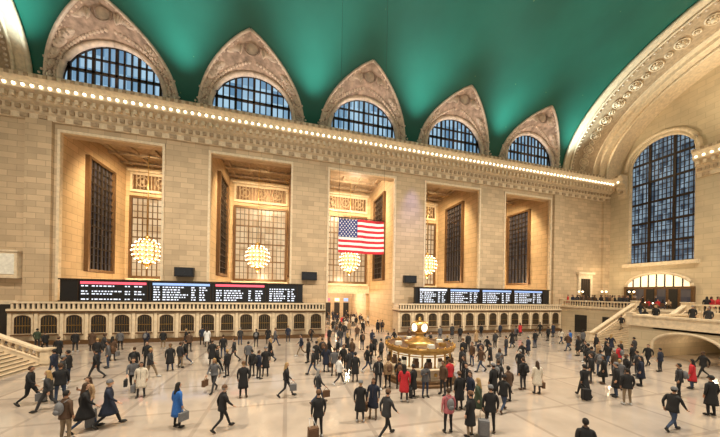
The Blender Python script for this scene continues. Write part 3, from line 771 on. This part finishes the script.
TOPS = {'black': pm('cloth_black',(.010,.010,.012)), 'navy': pm('cloth_navy',(.012,.018,.040)), 'grey': pm('cloth_grey',(.10,.10,.11)), 'brown': pm('cloth_brown',(.085,.045,.025)),
 'tan': pm('cloth_tan',(.38,.25,.14)), 'blue': pm('cloth_blue',(.02,.12,.42)), 'red': pm('cloth_red',(.50,.02,.03)), 'cream': pm('cloth_cream',(.65,.58,.48)), 'green': pm('cloth_green',(.04,.06,.035)), 'pink': pm('cloth_pink',(.42,.12,.14)), 'white': pm('cloth_white',(.72,.72,.72)), 'char': pm('cloth_charcoal',(.028,.028,.032))}
PANTS = [pm('trousers_black',(.010,.010,.012)), pm('trousers_denim',(.03,.05,.10)), pm('trousers_charcoal',(.03,.03,.035)), pm('trousers_khaki',(.22,.16,.10))]
SKINS = [pm('skin_light',(.58,.34,.23),.5), pm('skin_medium',(.38,.20,.12),.5), pm('skin_dark',(.12,.06,.035),.5)]
HAIRS = [pm('hair_black',(.010,.008,.007)), pm('hair_brown',(.05,.025,.012)), pm('hair_blonde',(.35,.22,.09)), pm('hair_grey',(.25,.24,.23))]
SHOES = [pm('shoes_black',(.012,.011,.010),.4), pm('shoes_white',(.6,.6,.6),.5), pm('shoes_brown',(.08,.04,.02),.4)]
BAGS = [pm('bag_black',(.012,.012,.014)), pm('bag_brown',(.12,.06,.03)), pm('bag_grey',(.15,.15,.16))]
VAR = {
 'w1': make_person('walker','walk','jacket','short'), 'w2': make_person('walker','walk','long','long'), 'w3': make_person('walker','walk','jacket','short','backpack'),
 'w4': make_person('walker','walk','short','long','tote'), 'w5': make_person('walker','walk','long','hat','case'), 'w6': make_person('walker','walk','jacket','hat', None, 'down', .05),
 's1': make_person('stander','stand','jacket','short'), 's2': make_person('stander','stand','long','long','tote'), 's3': make_person('stander','stand','jacket','long','phone','phone',.02),
 's4': make_person('stander','stand','jacket','short','backpack'), 's5': make_person('stander','stand','long','hat'), 's6': make_person('stander','stand','short','short','phone','raised'),
 's7': make_person('stander','stand','jacket','hat','case'), 's8': make_person('stander','stand','short','long','phone','both',.03), 'd1': make_person('diner','sit','jacket','short'), 'd2': make_person('diner','sit','jacket','long')}
def put(var, x, y, yaw, top='black', z=0, h=1.0, pants=None, skin=None):
    me = VAR[var]; nm = 'walking_person' if var[0] == 'w' else ('standing_person' if var[0] == 's' else 'seated_diner')
    if not me.materials:
        for k in SL: me.materials.append(TOPS['black'])
    o = bpy.data.objects.new(nm, me); COL.objects.link(o); o.location = (x,y,z); o.rotation_euler = (0,0,yaw); o.scale = (h,h,h)
    ms = [skin or R.choices(SKINS,[5,3,2])[0], TOPS[top], pants or R.choices(PANTS,[5,3,3,1])[0], R.choices(HAIRS,[5,5,2,1])[0], R.choices(SHOES,[6,2,1])[0], R.choice(BAGS)]
    for i, m in enumerate(ms): o.material_slots[i].link = 'OBJECT'; o.material_slots[i].material = m
    return o
HC = 5.9; FP = 268.0; YAW = radians(15.2); ROLL = radians(1.0)
placed = []
def ground(u, v):   # image column / row -> floor position
    dx = u-360; dy = v-292; a = dx*cos(ROLL)+dy*sin(ROLL); b = -dx*sin(ROLL)+dy*cos(ROLL)
    z = HC*FP/b; xr = a/FP*z
    return z*sin(YAW)+xr*cos(YAW), z*cos(YAW)-xr*sin(YAW)
def settle(x, y):   # keep everyone clear of furniture, walls, stairs and each other
    for it in range(6):
        d = Vector((x-bx, y-by))
        if d.length < 3.1: d = d.normalized()*3.1; x, y = bx+d.x, by+d.y
        if 33.4 < y < 50 and not (5.7 < x < 13.9): y = 33.4
        if x > 34.0 and 10.8 < y < 20.4: x = 34.0
        if x > 36.4 and 20.0 < y < 26.0: y = 26.4
        if x > 45.3: x = 45.3
        if x < -16.3 and 20.0 < y < 26.0: y = 26.5
        for px, py in placed:
            e = Vector((x-px, y-py))
            if e.length < .7:
                if e.length < .01: e = Vector((1,0))
                e = e.normalized()*.72; x, y = px+e.x, py+e.y
    placed.append((x, y)); return x, y
P = [
(30,405,'w1',-80,'black'),(48,411,'w4',100,'char'),(60,403,'s1',30,'black'),(65,441,'s4',-20,'brown'),(81,433,'w2',-60,'black'),(89,418,'s3',150,'tan'),(101,428,'w5',-70,'navy'),
(96,379,'w1',90,'black'),(112,361,'s2',0,'brown'),(104,357,'w1',-60,'char'),(134,376,'s4',10,'black'),(133,391,'w4',200,'grey'),(147,368,'s1',180,'black'),(141,397,'s2',190,'cream'),(58,360,'s5',0,'black'),(37,348,'s1',0,'green'),(45,352,'w1',60,'black'),
(170,371,'s5',20,'black'),(180,368,'s1',-30,'char'),(184,366,'w1',90,'black'),(177,428,'s2',-40,'blue'),(214,392,'w4',160,'grey'),(217,374,'w1',-90,'black'),(222,430,'w6',-60,'black'),(243,398,'s5',0,'black'),
(252,377,'s1',40,'black'),(258,379,'s4',-50,'navy'),(263,377,'s5',180,'black'),(286,397,'w4',-90,'black'),(234,362,'w1',90,'char'),(223,358,'s1',0,'black'),(207,347,'s2',0,'white'),(202,345,'s1',0,'navy'),
(308,363,'s1',60,'black'),(316,366,'s5',-30,'black'),(322,362,'s4',10,'char'),(329,360,'w2',-90,'black'),(301,356,'w1',90,'navy'),(318,404,'w4',-80,'char'),(318,438,'s7',10,'black'),(339,385,'w1',-80,'white'),(334,376,'s1',0,'grey'),
(360,422,'s5',-20,'black'),(367,420,'s2',150,'navy'),(386,437,'w6',-70,'char'),(404,402,'s2',-30,'red'),(413,398,'s5',30,'black'),(425,397,'s3',180,'grey'),(378,390,'s1',180,'black'),(383,389,'s4',0,'tan'),(367,372,'w1',-90,'black'),(381,362,'s1',30,'char'),(355,382,'s5',0,'black'),
(347,353,'w2',20,'black'),(340,346,'w1',180,'char'),(352,362,'s1',120,'brown'),(362,350,'s4',10,'black'),(372,347,'w1',0,'navy'),(336,338,'w3',0,'grey'),(349,335,'w1',180,'tan'),(356,328,'w1',0,'black'),(342,327,'s1',0,'red'),(363,332,'w4',0,'cream'),(351,322,'w3',0,'black'),
(448,433,'s4',-10,'pink'),(443,395,'s1',100,'brown'),(458,385,'s2',60,'black'),(462,374,'s1',100,'char'),(470,437,'s5',20,'black'),(490,433,'s7',-30,'black'),(478,418,'w2',30,'green'),(470,408,'s1',90,'navy'),(503,412,'w6',-70,'black'),(493,400,'s5',10,'black'),
(523,390,'s4',0,'black'),(537,394,'s2',-20,'cream'),(522,364,'w1',90,'black'),(506,356,'s1',20,'char'),(490,367,'s5',50,'black'),(480,362,'s4',-20,'navy'),(481,372,'w1',80,'brown'),(468,352,'s1',0,'black'),(499,376,'s3',170,'grey'),(512,348,'w2',90,'black'),
(548,341,'s1',0,'black'),(553,337,'s5',0,'navy'),(540,336,'w1',90,'black'),(561,344,'w4',-90,'cream'),(570,346,'s1',10,'blue'),(584,397,'w5',-20,'black'),(591,383,'s1',30,'black'),(600,376,'s4',-60,'grey'),(616,397,'s5',40,'black'),(627,405,'s1',-30,'black'),(637,376,'s4',0,'char'),(608,366,'w1',90,'black'),(598,362,'s3',180,'tan'),(621,362,'s1',20,'black'),(611,352,'w2',-90,'navy'),
(672,431,'w6',-100,'black'),(692,389,'s2',10,'red'),(679,397,'s4',30,'char'),(711,416,'s5',-20,'black'),(703,378,'w1',60,'black'),(660,372,'s1',0,'navy'),(648,366,'w1',90,'black'),(578,356,'s2',0,'black'),(568,351,'w1',80,'brown'),
(460,342,'s1',0,'black'),(452,339,'s5',0,'char'),(481,338,'s4',0,'black'),(500,337,'s1',0,'navy'),(520,336,'s2',0,'red'),(440,341,'s1',0,'grey'),(425,341,'w1',90,'black'),(409,344,'s3',180,'brown'),(430,352,'s1',200,'black'),(447,357,'w1',-60,'black'),(438,386,'s1',10,'red'),(400,386,'s4',-20,'black'),
(75,352,'s1',0,'black'),(92,351,'s5',0,'brown'),(120,350,'s1',0,'grey'),(146,349,'s4',0,'navy'),(163,349,'s1',0,'black'),(186,347,'w1',90,'black'),(240,345,'s1',0,'char'),(268,344,'s2',0,'black'),(288,343,'s1',0,'navy'),(275,346,'w1',-90,'grey'),(256,347,'s4',0,'black'),(311,343,'w3',-40,'black'),
# denser knots of travellers
(343,372,'s1',200,'black'),(349,376,'s5',30,'char'),(326,372,'s2',-30,'navy'),(313,375,'w1',60,'black'),(320,356,'s1',0,'tan'),(337,360,'s4',100,'black'),(344,339,'s1',0,'black'),(357,341,'w1',170,'brown'),(333,332,'s5',20,'black'),(346,330,'w2',0,'char'),(360,324,'s1',0,'navy'),(338,322,'w3',0,'black'),(353,327,'s1',180,'cream'),(329,345,'s1',40,'black'),
(374,356,'s5',0,'black'),(388,352,'s1',-40,'grey'),(394,347,'w1',90,'black'),(371,364,'s4',80,'black'),(463,362,'s5',0,'black'),(472,366,'s1',90,'brown'),(487,355,'w1',-90,'black'),(495,349,'s1',0,'char'),(476,346,'s2',20,'tan'),(520,376,'s1',-60,'black'),(528,356,'s5',10,'navy'),(535,348,'s1',0,'black'),(516,341,'s4',0,'grey'),(459,410,'s5',0,'black'),(466,398,'s1',120,'black'),(498,392,'s4',-60,'char'),(508,402,'s1',0,'brown'),
(588,369,'s5',0,'black'),(594,374,'s1',-90,'char'),(603,384,'s2',40,'black'),(614,376,'s1',0,'brown'),(626,384,'s5',60,'black'),(619,389,'w1',-60,'grey'),(632,366,'s1',0,'black'),(640,386,'s2',30,'navy'),(585,362,'w1',90,'black'),(606,358,'s1',20,'black'),(617,368,'s4',0,'red'),(634,358,'s1',0,'char'),(596,352,'s5',0,'black'),(583,347,'s1',0,'grey'),
(68,383,'s1',100,'black'),(62,389,'s5',-60,'char'),(54,380,'w1',80,'navy'),(97,364,'s1',0,'black'),(108,368,'s4',120,'grey'),(189,352,'s1',0,'brown'),(212,366,'s5',0,'black'),(227,377,'s1',60,'black'),(150,378,'w1',-90,'char'),(248,366,'s1',0,'grey'),(270,362,'w2',90,'black'),
]
for u, v_, var, hd, colr in P:
    x, y = settle(*ground(u, v_))
    put(var, x, y, radians(hd), colr, 0, R.uniform(1.04,1.14))
x, y = ground(585, 476); put('s1', x, y, radians(-30), 'black', 0, 1.05)
for i in range(26):   # crowd in the north passage
    x, y = settle(R.uniform(6.3, 13.6), R.uniform(35, 58.5))
    put(R.choice(['s1','w1','w2','s5','w3','s4','w4']), x, y, R.choice([0, pi])+R.uniform(-.4,.4), R.choice(['black','char','navy','tan','black','cream','grey']), 0, 1.06)
for j, y in enumerate((27.2, 29.6, 32.0, 34.4, 18.6, 16.0, 13.4)):
    for i, x in enumerate((49.8, 52.8, 55.7)):
        mb = MB(); mb.lathe([(0,.74),(.55,.74),(.55,.70),(.06,.68),(.05,.1),(.3,.04),(.3,0),(0,0)], (0,0,0), 'wood', 14)
        mb.lathe([(.03,.74),(.04,.8),(.09,.88),(.09,.98),(.0,1.02)], (0,0,0), 'bulbc', 8)
        t = mb.obj('cafe_table', (x, y, ZBAL))
        for a in (R.uniform(-.3,.3), R.uniform(2.9,3.4)):
            cx, cy = x+cos(a)*.95, y+sin(a)*.95
            mc = MB(); mc.box(-.22,.22,-.22,.22,.38,.43,'wood'); mc.box(-.22,.22,-.24,-.19,.43,.9,'wood')
            for sx in (-.19,.19):
                for sy in (-.19,.19): mc.tube([(sx,sy,0),(sx,sy,.38)], .022, 'wood', 5)
            ch = mc.obj('cafe_chair', (cx, cy, ZBAL)); hdg = a+pi/2; ch.rotation_euler = (0,0,hdg)
            if R.random() < .9: put(R.choice(['d1','d2']), cx, cy, hdg, R.choice(['black','char','navy','brown','grey','red','tan']), ZBAL, 1.05)
        if R.random() < .75: put(R.choice(['s1','s5','s3','s4']), x+R.uniform(-.3,.3), y+1.2, R.uniform(0,6.28), R.choice(['black','char','navy','brown']), ZBAL, 1.1)
for lo, hi in ((26.2,35.4),(11.5,20)):
    for row in (46.95, 47.75):
        yy = lo+(row-46.95)*.4
        while yy < hi:
            put(R.choice(['s1','s4','s5','w1','s3','s2']), row+R.random()*.12, yy, R.uniform(0,6.28), R.choice(['black','char','navy','brown','tan','red','black']), ZBAL, 1.1); yy += R.uniform(.7,1.0)
for k, yv in ((5,21.8),(9,24.0),(14,22.6),(18,23.8)): put('w1' if k % 2 else 'w4', 37.6+8.1/24*(k+.5), yv, radians(90 if k % 4 == 1 else -90), 'black', ZBAL*(k+1)/24, 1.05)
for x, y, vv in ((36.5,15.0,'s1'),(40.0,17.5,'s5'),(38.0,13.2,'s4'),(36.0,18.3,'s2'),(36.2,12.6,'s3'),(41.5,14.5,'w1')): put(vv, x, y, radians(90), R.choice(['black','char','navy']), 3.15, 1.08)
# ------------------------------------------------------------ lights
def light(name, typ, loc, energy, col, target=None, **kw):
    l = bpy.data.lights.new(name, typ); l.energy = energy; l.color = col
    for k, v_ in kw.items(): setattr(l, k, v_)
    o = bpy.data.objects.new(name, l); COL.objects.link(o); o.location = loc
    if target: o.rotation_euler = (Vector(target)-Vector(loc)).to_track_quat('-Z', 'Y').to_euler()
    return o
for c in CX:
    light('recess_fill_spot', 'SPOT', (c, YN+1.8, 24.0), 14500, (1,.76,.45), (c, YB, 11), spot_size=radians(125), spot_blend=.8, shadow_soft_size=.6)  # hidden spot added behind the lintel to brighten the recess
    light('chandelier_lamp', 'POINT', (c, 44.3, 8.2), 1300, (1,.76,.45), shadow_soft_size=.4)
    light('lunette_uplight', 'SPOT', (c, YN-1.4, 27.6), 1000, (1,.83,.70), (c, YN-2.2, 36), spot_size=radians(130), spot_blend=.8, shadow_soft_size=.15)
for x in (-26, -11.8, 2.8, 17.4, 32, 46):
    light('vault_uplight', 'SPOT', (x, YN-1.5, 27.8), 9500, (.80,1,.97), (x, 28, 39), spot_size=radians(85), spot_blend=1, shadow_soft_size=.4)
for y in (35.3, 22.4, 8.8):
    light('arch_uplight', 'SPOT', (51, y, 27.8), 3400, (1,.83,.56), (56, YC, 37), spot_size=radians(130), spot_blend=1, shadow_soft_size=.4)
for x in (-20, 0, 20, 40):
    light('overhead_fill', 'SPOT', (x, 10, 38.5), 42000, (1,.87,.68), (x, 20, 0), spot_size=radians(110), spot_blend=.8, shadow_soft_size=1.0)  # unseen overhead spots added as fill for the hall floor
light('passage_lamp', 'POINT', (CX[2], 54, 5.2), 2000, (1,.88,.70), shadow_soft_size=.4)
light('passage_lamp', 'POINT', (CX[2], 41, 22), 1600, (1,.84,.62), shadow_soft_size=.5)
light('landing_lamp', 'POINT', (39, 15.6, 2.2), 80, (1,.85,.6), shadow_soft_size=.2)
light('booth_lamp', 'POINT', (bx, by, 5.4), 100, (1,.85,.6), shadow_soft_size=.2)
for y in (29, 33.5, 16): light('balcony_lamp', 'POINT', (54, y, 9.5), 350, (1,.78,.48), shadow_soft_size=.2)
light('blue_accent', 'SPOT', (18, YN-3, 27), 6000, (.2,.22,1), (17.4, YN, 14), spot_size=radians(32), spot_blend=1, shadow_soft_size=.2)
wd = bpy.data.worlds.new('world'); bpy.context.scene.world = wd; wd.use_nodes = True
wd.node_tree.nodes['Background'].inputs[0].default_value = (1, .88, .70, 1); wd.node_tree.nodes['Background'].inputs[1].default_value = 0.72
# ------------------------------------------------------------ camera
cam = bpy.data.cameras.new('camera'); co = bpy.data.objects.new('camera', cam); COL.objects.link(co)
cam.sensor_width = 36; cam.lens = 36*268/720; cam.shift_y = 73.5/720; cam.clip_end = 500
co.matrix_world = Matrix.Translation((0,0,HC)) @ Matrix.Rotation(-YAW, 4, 'Z') @ Matrix.Rotation(pi/2, 4, 'X') @ Matrix.Rotation(ROLL, 4, 'Z')
bpy.context.scene.camera = co
bpy.context.scene.view_settings.view_transform = 'Standard'
